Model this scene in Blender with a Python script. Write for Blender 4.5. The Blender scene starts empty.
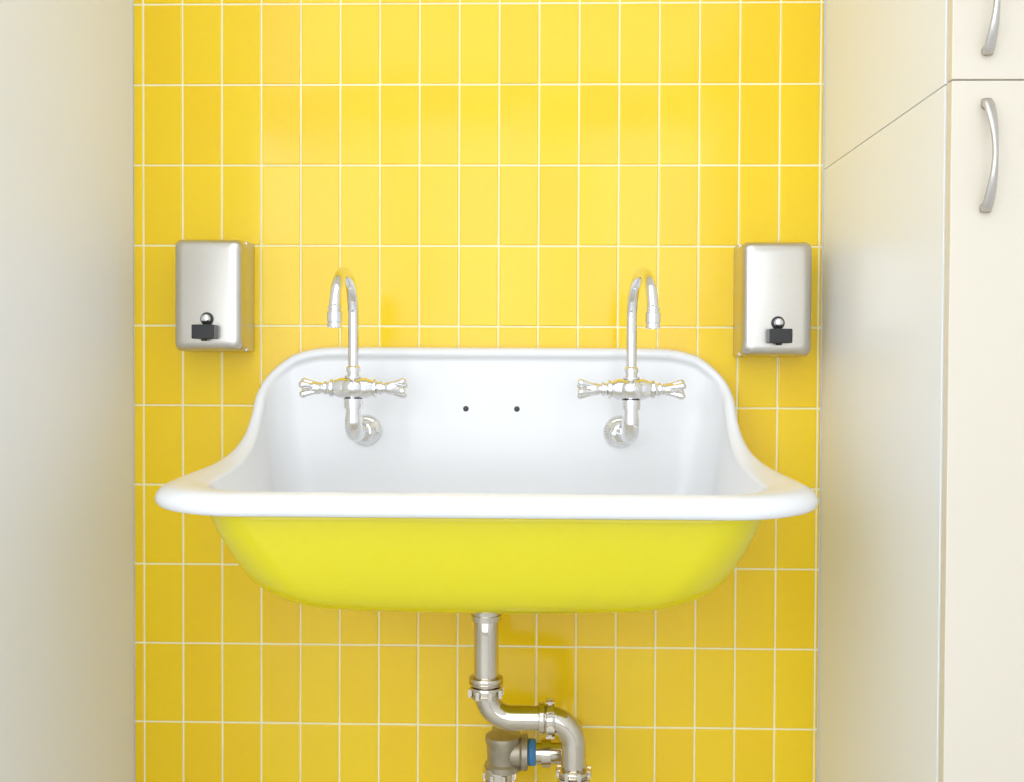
import bpy, bmesh, math, random
from mathutils import Vector, Matrix
random.seed(7)
CZ=1.10
scene=bpy.context.scene
scene.view_settings.view_transform='Standard'
scene.view_settings.look='None'
scene.view_settings.exposure=0.0

# ---------------- materials ----------------
def mat(name,col,rough=.5,metal=0.,coat=0.,spec=.5,noise=None,bump=None):
    m=bpy.data.materials.new(name); m.use_nodes=True
    nt=m.node_tree; b=nt.nodes['Principled BSDF']
    b.inputs['Base Color'].default_value=(*col,1)
    b.inputs['Roughness'].default_value=rough
    b.inputs['Metallic'].default_value=metal
    b.inputs['Coat Weight'].default_value=coat
    b.inputs['Coat Roughness'].default_value=.05
    b.inputs['Specular IOR Level'].default_value=spec
    tc=nt.nodes.new('ShaderNodeTexCoord')
    if noise:
        scale,amt,stretch=noise
        mp=nt.nodes.new('ShaderNodeMapping'); mp.inputs['Scale'].default_value=stretch
        nt.links.new(tc.outputs['Object'],mp.inputs['Vector'])
        n=nt.nodes.new('ShaderNodeTexNoise'); n.inputs['Scale'].default_value=scale; n.inputs['Detail'].default_value=4
        nt.links.new(mp.outputs[0],n.inputs['Vector'])
        r=nt.nodes.new('ShaderNodeMapRange')
        r.inputs['To Min'].default_value=1-amt; r.inputs['To Max'].default_value=1+amt
        nt.links.new(n.outputs['Fac'],r.inputs['Value'])
        v=nt.nodes.new('ShaderNodeVectorMath'); v.operation='SCALE'
        v.inputs[0].default_value=col
        nt.links.new(r.outputs[0],v.inputs['Scale'])
        nt.links.new(v.outputs[0],b.inputs['Base Color'])
    if bump:
        scale,st,dist=bump
        n=nt.nodes.new('ShaderNodeTexNoise'); n.inputs['Scale'].default_value=scale; n.inputs['Detail'].default_value=2
        nt.links.new(tc.outputs['Object'],n.inputs['Vector'])
        bp=nt.nodes.new('ShaderNodeBump'); bp.inputs['Strength'].default_value=st; bp.inputs['Distance'].default_value=dist
        nt.links.new(n.outputs['Fac'],bp.inputs['Height']); nt.links.new(bp.outputs[0],b.inputs['Normal'])
    return m

M_tile=mat('yellow_glazed_tile',(.93,.60,.012),.14,coat=0,bump=(9,.25,.004))
nt=M_tile.node_tree; b=nt.nodes['Principled BSDF']
at=nt.nodes.new('ShaderNodeAttribute'); at.attribute_name='tilevar'
mx=nt.nodes.new('ShaderNodeMix'); mx.data_type='RGBA'
mx.inputs['A'].default_value=(.94,.615,.006,1); mx.inputs['B'].default_value=(.95,.655,.009,1)
nt.links.new(at.outputs['Fac'],mx.inputs['Factor']); nt.links.new(mx.outputs['Result'],b.inputs['Base Color'])
M_grout=mat('cream_grout',(.95,.88,.54),.8,noise=(30,.03,(1,1,1)))
M_enamel=mat('white_enamel',(.86,.86,.86),.24,coat=.2,noise=(3,.01,(1,1,1)))
M_yel=mat('yellow_painted_cast_iron',(.81,.70,.003),.2,coat=.3,noise=(4,.03,(1,1,1)))
M_chrome=mat('chrome',(.84,.84,.85),.04,metal=1,noise=(5,.02,(1,1,1)))
M_steel=mat('brushed_steel',(.62,.59,.53),.28,metal=1,noise=(60,.05,(1,1,14)))
M_nickel=mat('satin_nickel_pipe',(.64,.58,.47),.12,metal=1,noise=(14,.12,(1,1,1)))
M_brass=mat('aged_brass',(.42,.37,.27),.42,metal=.85,noise=(40,.35,(1,1,1)),bump=(60,.5,.002))
M_black=mat('black_plastic',(.02,.02,.02),.35,noise=(9,.1,(1,1,1)))
M_blue=mat('blue_thread_tape',(.05,.22,.45),.5,noise=(40,.3,(1,1,1)))
M_wall=mat('white_wall_paint',(.87,.895,.95),.4,noise=(2,.012,(1,1,1)),bump=(160,.05,.001))
M_wallr=mat('room_wall_paint',(.80,.81,.82),.7,noise=(2,.02,(1,1,1)))
M_cab=mat('cream_laminate_panel',(.89,.90,.90),.33,noise=(3,.012,(1,1,1)))
M_door=mat('cream_laminate_door',(.76,.685,.55),.36,noise=(3,.012,(1,1,1)))
M_gap=mat('cabinet_core',(.55,.52,.45),.7,noise=(30,.1,(1,1,1)))
M_floor=mat('pale_grey_floor',(.62,.62,.62),.4,noise=(6,.06,(1,1,1)))
M_frame=mat('window_frame_paint',(.12,.12,.13),.4,noise=(6,.02,(1,1,1)))  # kept dark so frame and bars show as streaks in chrome reflections
M_hole=mat('dark_plug',(.04,.04,.045),.3,noise=(6,.1,(1,1,1)))

# ---------------- helpers ----------------
def W(x,d,z): return Vector((x,-d,CZ+z))
def link(o):
    scene.collection.objects.link(o); return o
def empty(name,loc):
    e=bpy.data.objects.new(name,None); e.location=loc; e.empty_display_size=.05; link(e)
    return e
def parent(ch,p):
    ch.parent=p; ch.matrix_parent_inverse=Matrix.Translation(p.location).inverted()
def mesh_obj(name,bm,mats,smooth=True,par=None):
    bmesh.ops.recalc_face_normals(bm,faces=bm.faces)
    me=bpy.data.meshes.new(name); bm.to_mesh(me); bm.free()
    for m in (mats if isinstance(mats,list) else [mats]): me.materials.append(m)
    if smooth:
        for p in me.polygons: p.use_smooth=True
    o=link(bpy.data.objects.new(name,me))
    if par: parent(o,par)
    return o
def box(name,x0,x1,y0,y1,z0,z1,m,bev=0,par=None,seg=3):
    bm=bmesh.new(); bmesh.ops.create_cube(bm,size=1)
    for v in bm.verts:
        v.co=Vector((x0+(v.co.x+.5)*(x1-x0),y0+(v.co.y+.5)*(y1-y0),z0+(v.co.z+.5)*(z1-z0)))
    if bev: bmesh.ops.bevel(bm,geom=list(bm.edges),offset=bev,segments=seg,profile=.5,affect='EDGES')
    o=mesh_obj(name,bm,m,smooth=False,par=par)
    if bev:
        for p in o.data.polygons: p.use_smooth=True
        o.modifiers.new('wn','WEIGHTED_NORMAL').keep_sharp=True
    return o
def add_tube(bm,path,radii,n=28,cap=True):
    path=[Vector(p) for p in path]
    if not hasattr(radii,'__len__'): radii=[radii]*len(path)
    tans=[]
    for i in range(len(path)):
        a=path[max(i-1,0)]; c=path[min(i+1,len(path)-1)]
        t=(c-a)
        if t.length<1e-7: t=tans[-1] if tans else Vector((0,0,1))
        tans.append(t.normalized())
    t0=tans[0]; ref=Vector((0,0,1)) if abs(t0.z)<.9 else Vector((1,0,0))
    nrm=t0.cross(ref).normalized(); rings=[]
    for i,p in enumerate(path):
        t=tans[i]; nrm=(nrm-t*nrm.dot(t)).normalized(); bn=t.cross(nrm)
        rings.append([bm.verts.new(p+(nrm*math.cos(2*math.pi*k/n)+bn*math.sin(2*math.pi*k/n))*max(radii[i],1e-5)) for k in range(n)])
    for a,c in zip(rings,rings[1:]):
        for k in range(n): bm.faces.new((a[k],a[(k+1)%n],c[(k+1)%n],c[k]))
    if cap:
        bm.faces.new(rings[0]); bm.faces.new(rings[-1])
def lathe(bm,p0,axis,prof,n=32):
    axis=Vector(axis).normalized(); p0=Vector(p0)
    ref=Vector((0,0,1)) if abs(axis.z)<.9 else Vector((1,0,0))
    u=axis.cross(ref).normalized(); v=axis.cross(u); rings=[]
    for t,r in prof:
        rings.append([bm.verts.new(p0+axis*t+(u*math.cos(2*math.pi*k/n)+v*math.sin(2*math.pi*k/n))*max(r,1e-5)) for k in range(n)])
    for a,c in zip(rings,rings[1:]):
        for k in range(n): bm.faces.new((a[k],a[(k+1)%n],c[(k+1)%n],c[k]))
    bm.faces.new(rings[0]); bm.faces.new(rings[-1])
def arc(c,u,v,r,a0,a1,n=14):
    c=Vector(c);u=Vector(u);v=Vector(v)
    return [c+u*r*math.cos(a0+(a1-a0)*i/n)+v*r*math.sin(a0+(a1-a0)*i/n) for i in range(n+1)]
def sharpen(o,ang=40):
    m=o.modifiers.new('es','EDGE_SPLIT'); m.split_angle=math.radians(ang)

# ---------------- room ----------------
XL,XR=-.793,.557
H=2.6
box('floor',-2.6,1.3,-3.7,.15,-.1,0,M_floor)
box('ceiling',-2.6,1.3,-3.7,.15,H,H+.1,M_wallr)
box('wall_left',XL-.12,XL,-.95,.0,0,H,M_wall,bev=.002)
box('wall_far_left',-2.6,-2.5,-3.6,0,0,H,M_wallr)
box('wall_right',1.1,1.2,-3.6,0,0,H,M_wallr)
bm=bmesh.new()
lay=bm.faces.layers.float.new('tilevar')
def bbox(x0,x1,y0,y1,z0,z1,mi):
    vs=[bm.verts.new((x,y,z)) for x in(x0,x1) for y in(y0,y1) for z in(z0,z1)]
    for f in((0,1,3,2),(4,6,7,5),(0,4,5,1),(2,3,7,6),(0,2,6,4),(1,5,7,3)):
        fc=bm.faces.new([vs[i] for i in f]); fc.material_index=mi
bbox(XL,XR,.0018,.14,0,H,1)
bbox(-2.6,XL-.12,.0,.14,0,H,2)
bbox(XL-.12,XL,.0022,.14,0,H,2)
bbox(XR,1.2,.0022,.14,0,H,2)
PW,PH=.0779,.1575; G=.0037
xs=[-.0725+PW*k for k in range(-20,20)]; zs=[CZ-.0674+PH*k for k in range(-9,12)]
for i in range(len(xs)-1):
    for j in range(len(zs)-1):
        x0=max(xs[i]+G/2,XL+.001); x1=min(xs[i+1]-G/2,XR-.001)
        z0=max(zs[j]+G/2,.001); z1=min(zs[j+1]-G/2,H-.001)
        if x1-x0<.003 or z1-z0<.01: continue
        tx=random.gauss(0,.0040); tz=random.gauss(0,.0040); off=random.uniform(0,.0004)
        var=random.random()
        cx=(x0+x1)/2; cz=(z0+z1)/2
        rings=[]
        for ins,dep in((0,.006),(0,.0012),(.0006,.0004),(.0018,.0)):
            ins=min(ins,(x1-x0)*.4)
            r=[]
            for (x,z) in((x0+ins,z0+ins),(x1-ins,z0+ins),(x1-ins,z1-ins),(x0+ins,z1-ins)):
                y=dep+off+(x-cx)*tx+(z-cz)*tz
                r.append(bm.verts.new((x,y if dep<.005 else dep,z)))
            rings.append(r)
        for a,c in zip(rings,rings[1:]):
            for k in range(4):
                f=bm.faces.new((a[k],a[(k+1)%4],c[(k+1)%4],c[k])); f[lay]=var
        f=bm.faces.new(rings[-1]); f[lay]=var
o=mesh_obj('wall_back',bm,[M_tile,M_grout,M_wallr],smooth=False)

# front wall (behind camera) with a wide window opening
fy0,fy1=-3.7,-3.6
bm=bmesh.new(); lay=bm.faces.layers.float.new('tilevar')
wx0,wx1,wz0,wz1=-2.4,1.0,.25,2.5
for a in((-2.6,wx0,0,H),(wx1,1.3,0,H),(wx0,wx1,0,wz0),(wx0,wx1,wz1,H)):
    bbox(a[0],a[1],fy0,fy1,a[2],a[3],0)
mesh_obj('wall_front',bm,M_wallr,smooth=False)
wf=empty('window_1',((wx0+wx1)/2,-3.62,(wz0+wz1)/2))
t=.05
fr_parts={'frame_bottom':(wx0,wx1,wz0,wz0+t),'frame_top':(wx0,wx1,wz1-t,wz1),'frame_left':(wx0,wx0+t,wz0+t,wz1-t),'frame_right':(wx1-t,wx1,wz0+t,wz1-t)}
for k in range(3):
    xm=wx0+(wx1-wx0)*(k+1)/4
    fr_parts['reflection_bar_%d'%(k+1)]=(xm-.035,xm+.035,wz0+t,wz1-t)  # unseen bars added to put dark stripes into the chrome reflections
for nm,a in fr_parts.items():
    box(nm,a[0],a[1],-3.59,-3.55,a[2],a[3],M_frame,par=wf)

# ---------------- sink ----------------
SX=-.078
sink=empty('trough_sink',W(SX,.2,-.1))
NB,NA,NS,NF=30,12,40,40
def sm(a,b_,x):
    t=max(0,min(1,(x-a)/(b_-a))); return t*t*(3-2*t)
def ring_plan(hw,db,df,rb,rf,flare=0):
    half=[]
    for i in range(NB): half.append(((hw-rb)*i/NB,db))
    for i in range(NA):
        a=math.pi/2*i/NA; half.append((hw-rb+rb*math.sin(a),db+rb-rb*math.cos(a)))
    for i in range(NS):
        s=i/NS; s=s**1.25
        half.append((hw,db+rb+(df-rf-db-rb)*s))
    for i in range(NA):
        a=math.pi/2*i/NA; half.append((hw-rf+rf*math.cos(a),df-rf+rf*math.sin(a)))
    for i in range(NF): half.append(((hw-rf)*(1-i/NF),df))
    half.append((0,df))
    if flare: half=[(x+flare*sm(.08,.36,d)*sm(.22,hw,x),d) for x,d in half]
    full=[(x,d) for x,d in half]
    full+=[(-x,d) for x,d in half[1:-1]][::-1]
    return full
FL=.010; HW=.432
E_pl=ring_plan(HW,.035,.455,.05,.09,FL)
HALF=NB+NA+NS+NA+NF
NT=2*HALF
def hidx(i): return i if i<=HALF else NT-i
q=[0]
for i in range(1,HALF+1):
    q.append(q[-1]+math.hypot(E_pl[i][0]-E_pl[i-1][0],E_pl[i][1]-E_pl[i-1][1]))
qs=HW-.05+.0785; q0=qs-.085
keys=[(0,.027),(.30,.027),(.345,.025),(qs-.083,.016),(qs-.040,-.014),(qs,-.056),(q0+.10,-.080),(q0+.13,-.116),(q0+.18,-.148),(q0+.24,-.166),(q0+.32,-.176),(q0+.40,-.182),(q0+.50,-.187),(2,-.187)]
def pchip(keys,x):
    n=len(keys); h=[keys[i+1][0]-keys[i][0] for i in range(n-1)]
    dl=[(keys[i+1][1]-keys[i][1])/h[i] for i in range(n-1)]
    m=[0]*n
    for i in range(1,n-1):
        if dl[i-1]*dl[i]>0: m[i]=2*dl[i-1]*dl[i]/(dl[i-1]+dl[i])
    for i in range(n-1):
        if x<=keys[i+1][0]:
            t=(x-keys[i][0])/h[i]
            return (2*t**3-3*t*t+1)*keys[i][1]+(t**3-2*t*t+t)*h[i]*m[i]+(-2*t**3+3*t*t)*keys[i+1][1]+(t**3-t*t)*h[i]*m[i+1]
    return keys[-1][1]
zE=[pchip(keys,min(v,1.99)) for v in q]
for _ in range(3):
    zE=[zE[0]]+[(zE[i-1]+2*zE[i]+zE[i+1])/4 for i in range(1,HALF)]+[zE[-1]]
E=[Vector((E_pl[i][0],-E_pl[i][1],zE[hidx(i)])) for i in range(NT)]
frames=[]
for i in range(NT):
    T=(E[(i+1)%NT]-E[i-1]).normalized()
    h=hidx(i); sgn=1 if i<=HALF else -1
    if h<NB+NA+NS: plan=Vector((sgn,0,0))
    elif h<NB+NA+NS+NA:
        a=math.pi/2*(h-NB-NA-NS)/NA; plan=Vector((sgn*math.cos(a),-math.sin(a),0))
    else: plan=Vector((0,-1,0))
    w=1-sm(.33,.475,q[h])
    N=plan*(1-w)+Vector((0,0,1))*w
    N=(N-T*N.dot(T)).normalized()
    U=T.cross(N).normalized()
    if U.dot(Vector((0,-1,1)))<0: U=-U
    wr=.0215+(.525-HW-FL-.0215)*sm(q0+.07,q0+.37,q[h])
    wr-=.028*sm(q0+.40,q0+.40+.13,q[h])
    frames.append((T,N,U,wr))
for _ in range(6):
    fr=[]
    for i in range(NT):
        N=(frames[i-1][1]+frames[i][1]*2+frames[(i+1)%NT][1]); T=frames[i][0]
        N=(N-T*N.dot(T)).normalized()
        U=frames[i-1][2]+frames[i][2]*2+frames[(i+1)%NT][2]; U=(U-T*U.dot(T)-N*U.dot(N)).normalized()
        fr.append((T,N,U,frames[i][3]))
    frames=fr
prof=[(0,0),(.10,.0030),(.25,.0055),(.45,.0065),(.65,.0055),(.80,.0025),(.91,-.0025),(.975,-.009),(1.0,-.016),(.985,-.022),(.93,-.0265),(.82,-.0285),(.60,-.028)]
rings=[]
inner=[(-.3635,.02,.20,.24,.015,.015),(-.362,.18,.13,.31,.05,.05),(-.359,.290,.085,.36,.06,.07),(-.352,.325,.068,.385,.07,.08),(-.335,.350,.055,.402,.08,.09),
 (-.310,.370,.048,.416,.08,.095),(-.27,.390,.043,.430,.075,.095),(-.235,.406,.040,.440,.07,.095)]
for z,hw,db,df,rb,rf in inner:
    rings.append([Vector((x,-d,z)) for x,d in ring_plan(hw,db,df,rb,rf)])
for tt in(.12,.28,.45,.62,.78,.9,.97):
    hw=.406+(HW-.406)*(1-(1-tt)**1.5); db=.040-.005*tt; df=.440+.015*tt; rb=.07-.02*tt; rf=.095-.005*tt
    pl=ring_plan(hw,db,df,rb,rf,FL*tt*tt)
    rings.append([Vector((pl[i][0],-pl[i][1],-.235+(zE[hidx(i)]+.235)*tt)) for i in range(NT)])
for pn,pu in prof:
    rings.append([E[i]+frames[i][1]*(pn*frames[i][3])+frames[i][2]*pu for i in range(NT)])
n_rim=len(rings)
under=rings[-1]
for tt in(.98,.6,.3,0):
    pl=ring_plan(.434+.004*tt,.006,.470,.02,.08,.010*tt)
    ring=[]
    for i in range(NT):
        x,d=pl[i]
        h=hidx(i)
        lim=abs(under[i].x)-.001
        if h<NB+NA+8 and tt>.1:
            x=math.copysign(min(abs(x),max(lim,0)),x) if h>0 else 0
        z=-.226+(under[i].z-.003+.226)*tt if under[i].z>-.22 else -.222-.004*(1-tt)
        ring.append(Vector((x,-d,z)))
    rings.append(ring)
outer=[(-.25,.427,.006,.464,.02,.085),(-.28,.416,.008,.455,.03,.095),(-.31,.402,.010,.444,.04,.10),(-.335,.388,.016,.432,.06,.105),(-.352,.374,.026,.420,.07,.11),
 (-.366,.355,.04,.403,.08,.11),(-.375,.330,.06,.380,.08,.10),(-.380,.295,.09,.35,.08,.09),(-.383,.18,.13,.31,.05,.05),(-.384,.02,.20,.24,.015,.015)]
for z,hw,db,df,rb,rf in outer:
    sag=.010*max(0,min(1,(-.25-z)/.11))
    rings.append([Vector((x,-d,z-sag*(1-min(1,abs(x)/.36)**2))) for x,d in ring_plan(hw,db,df,rb,rf)])
bm=bmesh.new()
VR=[[bm.verts.new(Vector((v.x+SX,v.y,v.z+CZ))) for v in r] for r in rings]
for ri in range(len(VR)-1):
    a,c=VR[ri],VR[ri+1]
    mi=0 if ri<n_rim-1 else 1
    for k in range(NT):
        f=bm.faces.new((a[k],a[(k+1)%NT],c[(k+1)%NT],c[k])); f.material_index=mi
f=bm.faces.new(VR[0]); f=bm.faces.new(VR[-1]); f.material_index=1
mesh_obj('basin',bm,[M_enamel,M_yel],par=sink)
for i,x in enumerate((-.133,-.0346)):
    bm=bmesh.new(); lathe(bm,W(x,.034,-.070),(0,-1,0),[(0,.0055),(.003,.0055),(.004,.004),(.004,.0001)],20)
    mesh_obj('plug_%d'%(i+1),bm,M_hole,par=sink)
bm=bmesh.new(); lathe(bm,W(SX-.004,.22,-.3640),(0,0,1),[(0,.04),(.002,.04),(.004,.036),(.003,.03),(.003,.001)],32)
mesh_obj('drain_strainer',bm,M_chrome,par=sink)

# ---------------- faucets ----------------
def faucet(xw,dx,swx,outer_side):
    f=empty('faucet',W(xw,.04,-.113))
    DB=.180; x=xw+dx
    bm=bmesh.new()
    lathe(bm,W(xw,.0355,-.113),(0,-1,0),[(0,.031),(.003,.032),(.007,.030),(.012,.024),(.015,.0175),(.024,.0165),(.024,.013),(.03,.013)],40)
    mesh_obj('escutcheon',bm,M_chrome,par=f)
    bm=bmesh.new()
    c=W(x,DB-.024,-.087)
    path=[W(xw,.045,-.113),W(xw+dx*.3,.09,-.112)]+arc(c,(0,0,-1),(0,-1,0),.024,0,math.pi/2,12)+[W(x,DB,-.07),W(x,DB,-.05)]
    add_tube(bm,path,[.0145,.0145]+[.0160]*13+[.0135,.0135])
    lathe(bm,W(xw+dx*.2,.066,-.113),(0,-1,0),[(0,.013),(.002,.0195),(.016,.0195),(.018,.013)],6)
    lathe(bm,W(x,DB,-.066),(0,0,1),[(0,.012),(.001,.0170),(.010,.0175),(.018,.0175),(.020,.012)],28)
    o=mesh_obj('elbow',bm,M_chrome,par=f); sharpen(o)
    bm=bmesh.new()
    ZB=-.029
    lathe(bm,W(x,DB,ZB-.018),(0,0,1),[(0,.012),(.003,.018),(.009,.0235),(.018,.0265),(.026,.0245),(.032,.019),(.036,.0140),(.036,.0160),(.040,.0160),(.041,.011),(.047,.0105),(.047,.0130),(.055,.0130),(.058,.0100)],36)
    for s in(-1,1):
        lathe(bm,W(x+s*.012,DB,ZB),(s,0,0),[(0,.0195),(.012,.0185),(.019,.0155),(.024,.0135),(.024,.0165),(.029,.0165),(.031,.012),(.036,.0105),(.036,.0125),(.040,.0125),(.042,.009),(.046,.0085)],30)
    o=mesh_obj('valve_body',bm,M_chrome,par=f); sharpen(o,35)
    for hi,s in enumerate((-1,1)):
        bm=bmesh.new()
        hx=x+s*.056
        lathe(bm,W(hx-s*.002,DB,ZB),(s,0,0),[(0,.006),(.002,.0095),(.010,.0115),(.018,.0110),(.024,.0095),(.028,.007),(.030,.002)],24)
        rot=62 if s==outer_side else 24
        for k in range(4):
            a=math.radians(rot)+k*math.pi/2
            rd=Vector((0,math.cos(a),math.sin(a)))
            p0=W(hx+s*.004,DB,ZB); dirv=(rd*.26+Vector((s*.965,0,0))).normalized()
            p0=p0+rd*.0050
            add_tube(bm,[p0,p0+dirv*.010,p0+dirv*.020,p0+dirv*.026,p0+dirv*.031,p0+dirv*.035,p0+dirv*.037],[.0055,.0052,.0054,.0064,.0068,.0052,.002],16)
        mesh_obj('handle_%d'%(hi+1),bm,M_chrome,par=f)
    bm=bmesh.new()
    R=.074; dirv=Vector((swx,-math.sqrt(1-swx*swx),0))
    zc=.0965
    path=[W(x,DB,.005),W(x,DB,.03),W(x,DB,.06)]+[W(x,DB,zc)+dirv*R+(-dirv*R*math.cos(a)+Vector((0,0,1))*R*math.sin(a)) for a in [math.pi*i/24 for i in range(25)]]
    end=path[-1]; path.append(end-Vector((0,0,.004)))
    add_tube(bm,path,.0097,28)
    lathe(bm,end+Vector((0,0,.012)),(0,0,-1),[(0,.0098),(.001,.0116),(.005,.0116),(.006,.0104),(.009,.0104),(.010,.0128),(.026,.0128),(.027,.0115),(.028,.0125),(.035,.0125),(.036,.009),(.033,.008)],28)
    o=mesh_obj('gooseneck_spout',bm,M_chrome,par=f); sharpen(o,50)
    return f
faucet(-.326,.001,-.03,-1); faucet(.163,.008,.14,1)

# ---------------- soap dispensers ----------------
def dispenser(cx,z0,z1):
    w=.131; zm=(z0+z1)/2-.1435
    p=empty('soap_dispenser',W(cx,0,.14))
    box('back_shell',cx-w/2+.0004,cx+w/2-.0004,-.050,-.0005,CZ+z0+.0006,CZ+z1-.0006,M_steel,bev=.002,par=p)
    bm=bmesh.new()
    def rr(hw,zb,zt,r,n=8):
        pts=[]
        for (sx,sz,a0) in((1,1,0),(-1,1,90),(-1,-1,180),(1,-1,270)):
            for i in range(n+1):
                a=math.radians(a0+90*i/n)
                ccx=sx*(hw-r); ccz=(zt-r) if sz>0 else (zb+r)
                pts.append((ccx+r*math.cos(a),ccz+r*math.sin(a)))
        return pts
    rs=[]
    for d,ins in((.046,.001),(.0465,0),(.071,0),(.0775,.0010),(.083,.0036),(.0870,.0075),(.0893,.0125),(.0900,.018)):
        pts=rr(w/2-ins,z0+ins,z1-ins,max(.014-ins*.2,.006))
        rs.append([bm.verts.new(W(cx+a,d,zz)) for a,zz in pts])
    for a,c in zip(rs,rs[1:]):
        for k in range(len(a)): bm.faces.new((a[k],a[(k+1)%len(a)],c[(k+1)%len(a)],c[k]))
    bm.faces.new(rs[0]); bm.faces.new(rs[-1])
    o=mesh_obj('front_cover',bm,M_steel,par=p); sharpen(o,60)
    zb=.098+zm
    bm=bmesh.new(); lathe(bm,W(cx,.089,zb),(0,-1,0),[(0,.0125),(.003,.0125),(.004,.011),(.004,.009),(.006,.009)],28)
    o=mesh_obj('valve_collar',bm,M_black,par=p); sharpen(o)
    bm=bmesh.new(); lathe(bm,W(cx,.092,zb),(0,-1,0),[(0,.0088),(.006,.0088),(.010,.0080),(.012,.0055),(.0125,.001)],28)
    mesh_obj('push_button',bm,M_chrome,par=p)
    box('spout_block',cx-.021,cx+.021,-.118,-.088,CZ+.060+zm,CZ+.0865+zm,M_black,bev=.0022,par=p)
    bm=bmesh.new(); lathe(bm,W(cx-.001,.104,.062+zm),(0,0,-1),[(0,.006),(.005,.006),(.006,.004)],18)
    mesh_obj('outlet',bm,M_black,par=p)
dispenser(-.618,.038,.250); dispenser(.451,.033,.247)

# ---------------- drain pipe ----------------
dp=empty('sink_drain_pipe',W(-.084,.25,-.5))
D0=.25; xa=-.082; xb=.070; zh=-.596
bm=bmesh.new()
r=.0215
Rr=.045
path=[W(xa,D0,-.380),W(xa,D0,-.45),W(xa,D0,-.54)]+\
 arc(W(xa+Rr,D0,zh+Rr),(-1,0,0),(0,0,-1),Rr,0,math.pi/2,14)+\
 [W(-.02,D0,zh)]+arc(W(xb-Rr,D0,zh-Rr),(0,0,1),(1,0,0),Rr,0,math.pi/2,14)+[W(xb,D0,-.68),W(xb,D0,-.76)]
A=W(xb,D0,-.76); B=W(-.062,.13,-.76); mid=(A+B)/2; ux=(A-B)/2; rad=ux.length
path+=[mid+ux*math.cos(a)+Vector((0,0,-1))*rad*math.sin(a) for a in [math.pi*i/20 for i in range(1,21)]]
path+=[W(-.062,.13,-.72)]
add_tube(bm,path,r,32)
mesh_obj('trap_tube',bm,M_nickel,par=dp)
bm=bmesh.new()
def nut(p,ax,r,l,n=8):
    lathe(bm,p,ax,[(0,r*.80),(.001,r*.97),(l*.25,r),(l*.25,r*.91),(l*.7,r*.91),(l*.7,r),(l-.001,r*.97),(l,r*.82)],36)
nut(W(xa,D0,-.392),(0,0,-1),.0265,.036)
nut(W(xa,D0,-.524),(0,0,-1),.030,.014)
nut(W(xa,D0,-.540),(0,0,-1),.0285,.020)
nut(W(.008,D0,zh),(1,0,0),.0285,.012)
nut(W(.021,D0,zh),(1,0,0),.032,.016)
nut(W(xb,D0,-.682),(0,0,-1),.031,.012)
nut(W(xb,D0,-.695),(0,0,-1),.0285,.016)
nut(W(-.062,.13,-.725),(0,0,-1),.031,.034)
o=mesh_obj('slip_nuts',bm,M_nickel,par=dp); sharpen(o,35)
bm=bmesh.new()
for (c,ax) in((W(xa,D0,-.551),'z'),(W(.029,D0,zh),'x'),(W(xb,D0,-.688),'z'),(W(-.062,.13,-.742),'z')):
    for k in range(8):
        a=math.pi/4*k+.3
        if ax=='z': pos=c+Vector((math.cos(a),math.sin(a),0))*.0282
        else: pos=c+Vector((0,math.cos(a),math.sin(a)))*.0300
        q4=bmesh.ops.create_cube(bm,size=1)['verts']
        for v in q4:
            l=Vector((v.co.x*.006,v.co.y*.006,v.co.z*.006))
            if ax=='z': l.z*=2.4
            else: l.x*=2.4
            v.co=l+pos
mesh_obj('nut_lugs',bm,M_nickel,smooth=False,par=dp)
bm=bmesh.new()
lathe(bm,W(-.055,.13,-.735),(0,0,1),[(0,.026),(.004,.034),(.014,.034),(.018,.030),(.050,.031),(.058,.034),(.066,.033),(.070,.022)],28)
lathe(bm,W(-.055,.13,-.700),(0,1,0),[(0,.030),(.02,.030),(.02,.026),(.128,.026)],28)
lathe(bm,W(-.055,.13,-.700),(1,0,0),[(0,.028),(.030,.028),(.034,.033),(.044,.033),(.046,.026)],28)
o=mesh_obj('wall_tee',bm,M_brass,par=dp); sharpen(o)
bm=bmesh.new()
lathe(bm,W(-.010,.13,-.700),(1,0,0),[(0,.021),(.002,.024),(.014,.024),(.016,.020)],24)
mesh_obj('thread_tape',bm,M_blue,par=dp)
bm=bmesh.new()
add_tube(bm,[W(0,.13,-.70),W(.05,.13,-.70)]+arc(W(.05,.105,-.70),(0,-1,0),(1,0,0),.025,0,math.pi/2,8)+[W(.075,.06,-.70),W(.075,.002,-.70)],.022,24)
lathe(bm,W(.014,.13,-.700),(1,0,0),[(0,.019),(.001,.028),(.018,.028),(.019,.019)],24)
o=mesh_obj('side_branch',bm,M_nickel,par=dp); sharpen(o)

# ---------------- tall cabinet ----------------
cab=empty('tall_cabinet',(.8,-.3,1.2))
SEAM=CZ+.396; cd=.586; X0=.558; X1=1.085; TOP=2.35
box('lower_carcass',X0,X1,-cd,-.002,.08,SEAM-.0008,M_cab,bev=.0010,par=cab)
box('upper_carcass',X0,X1,-cd,-.002,SEAM+.0008,TOP,M_cab,bev=.0010,par=cab)
box('seam_core',X0+.003,X1-.003,-cd+.003,-.004,SEAM-.003,SEAM+.003,M_gap,par=cab)
box('plinth',X0+.01,X1-.01,-cd+.05,-.004,0,.08,M_gap,par=cab)
box('door_lower',X0+.001,X1,-cd-.021,-cd-.003,.09,CZ+.3960,M_door,bev=.0016,par=cab)
box('door_upper',X0+.001,X1,-cd-.021,-cd-.003,CZ+.3975,TOP,M_door,bev=.0016,par=cab)
box('door_gasket',X0+.004,X1-.01,-cd-.003,-cd,.1,TOP-.01,M_door,par=cab)
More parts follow.
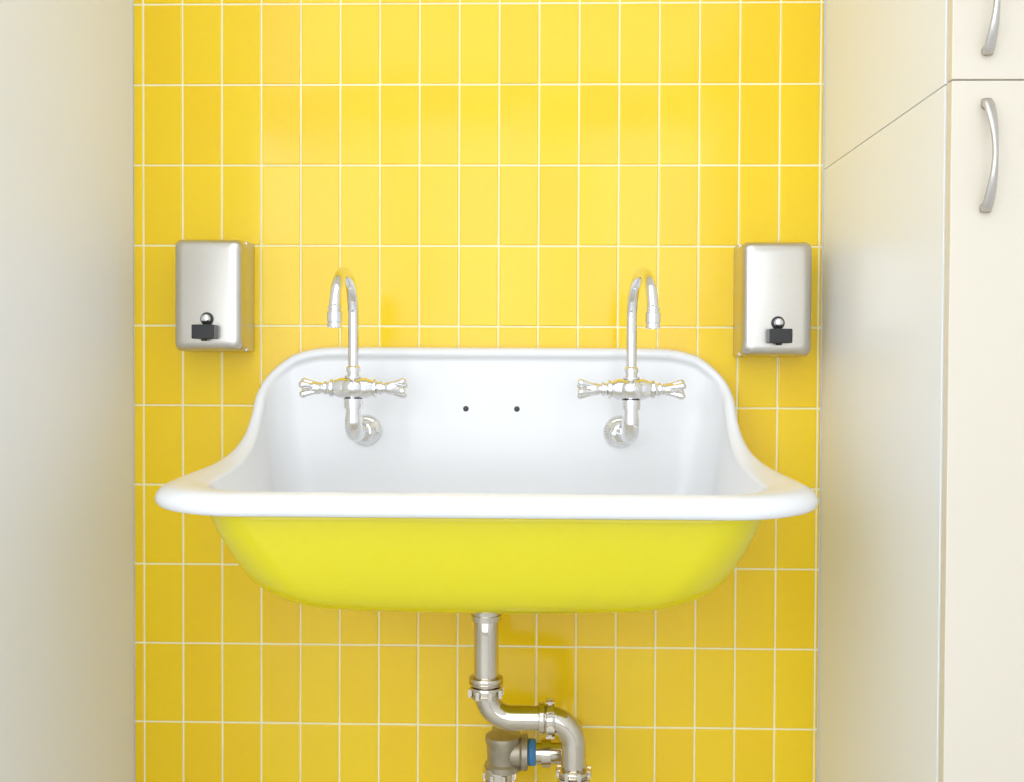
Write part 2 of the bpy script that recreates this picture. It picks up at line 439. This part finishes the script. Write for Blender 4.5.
def handle(x,zc,nm,L=.150):
    bm=bmesh.new(); n=28; rings=[]
    yb=-(cd+.021)
    for i in range(n+1):
        t=i/n; z=zc+(t-.5)*L; s=math.sin(math.pi*t)**.75 if 0<t<1 else 0
        out=.004+.028*s
        wd=.0058+.0018*math.cos(2*math.pi*t)
        th=.0034
        dz=math.pi*.028/L*math.cos(math.pi*t)
        T=Vector((0,-dz*1,1)).normalized(); Nn=Vector((0,-1,0)); Nn=(Nn-T*Nn.dot(T)).normalized()
        c=Vector((x,yb-out,z))
        rings.append([bm.verts.new(c+Vector((1,0,0))*wd*math.cos(a)+Nn*th*math.sin(a)) for a in [2*math.pi*k/16 for k in range(16)]])
    for a,c in zip(rings,rings[1:]):
        for k in range(16): bm.faces.new((a[k],a[(k+1)%16],c[(k+1)%16],c[k]))
    bm.faces.new(rings[0]); bm.faces.new(rings[-1])
    for s in(-1,1):
        lathe(bm,Vector((x,yb,zc+s*(L/2-.006))),(0,-1,0),[(0,.0065),(.004,.0062),(.009,.005)],16)
    mesh_obj(nm,bm,M_steel,par=cab)
handle(.604,CZ+.294,'handle_lower')
handle(.604,CZ+.504,'handle_upper')

# ---------------- lights ----------------
def area(name,loc,rot,sx,sy,power,col=(1,1,1)):
    l=bpy.data.lights.new(name,'AREA'); l.shape='RECTANGLE'; l.size=sx; l.size_y=sy; l.energy=power; l.color=col
    o=link(bpy.data.objects.new(name,l)); o.location=loc; o.rotation_euler=rot; return o
LC=(.90,.945,1.02)
area('window_daylight',((wx0+wx1)/2,-3.6,(wz0+wz1)/2),(math.radians(90),0,0),3.3,2.15,65,LC)
area('added_glare_light',(-1.75,-3.57,2.1),(math.radians(90),0,0),.6,.6,8,LC)  # extra lamp added for a brighter reflected patch on the tiles
area('ceiling_fill',(-.7,-2.0,H-.02),(0,0,0),3.0,2.6,27,LC)  # unseen broad panel, added as soft even fill from above
w=bpy.data.worlds.new('World'); scene.world=w; w.use_nodes=True
bg=w.node_tree.nodes['Background']; sky=w.node_tree.nodes.new('ShaderNodeTexSky'); sky.sky_type='HOSEK_WILKIE'
w.node_tree.links.new(sky.outputs[0],bg.inputs[0]); bg.inputs[1].default_value=.8

# ---------------- camera ----------------
cam=bpy.data.cameras.new('camera'); cam.sensor_width=36; cam.lens=36*1020/1024; cam.clip_start=.05
co=link(bpy.data.objects.new('camera',cam))
Rm=Matrix.Rotation(.0225,4,'Z')@Matrix.Rotation(math.pi/2-.018,4,'X')@Matrix.Rotation(.0045,4,'Z')
co.matrix_world=Matrix.Translation((0,-2,CZ))@Rm
scene.camera=co
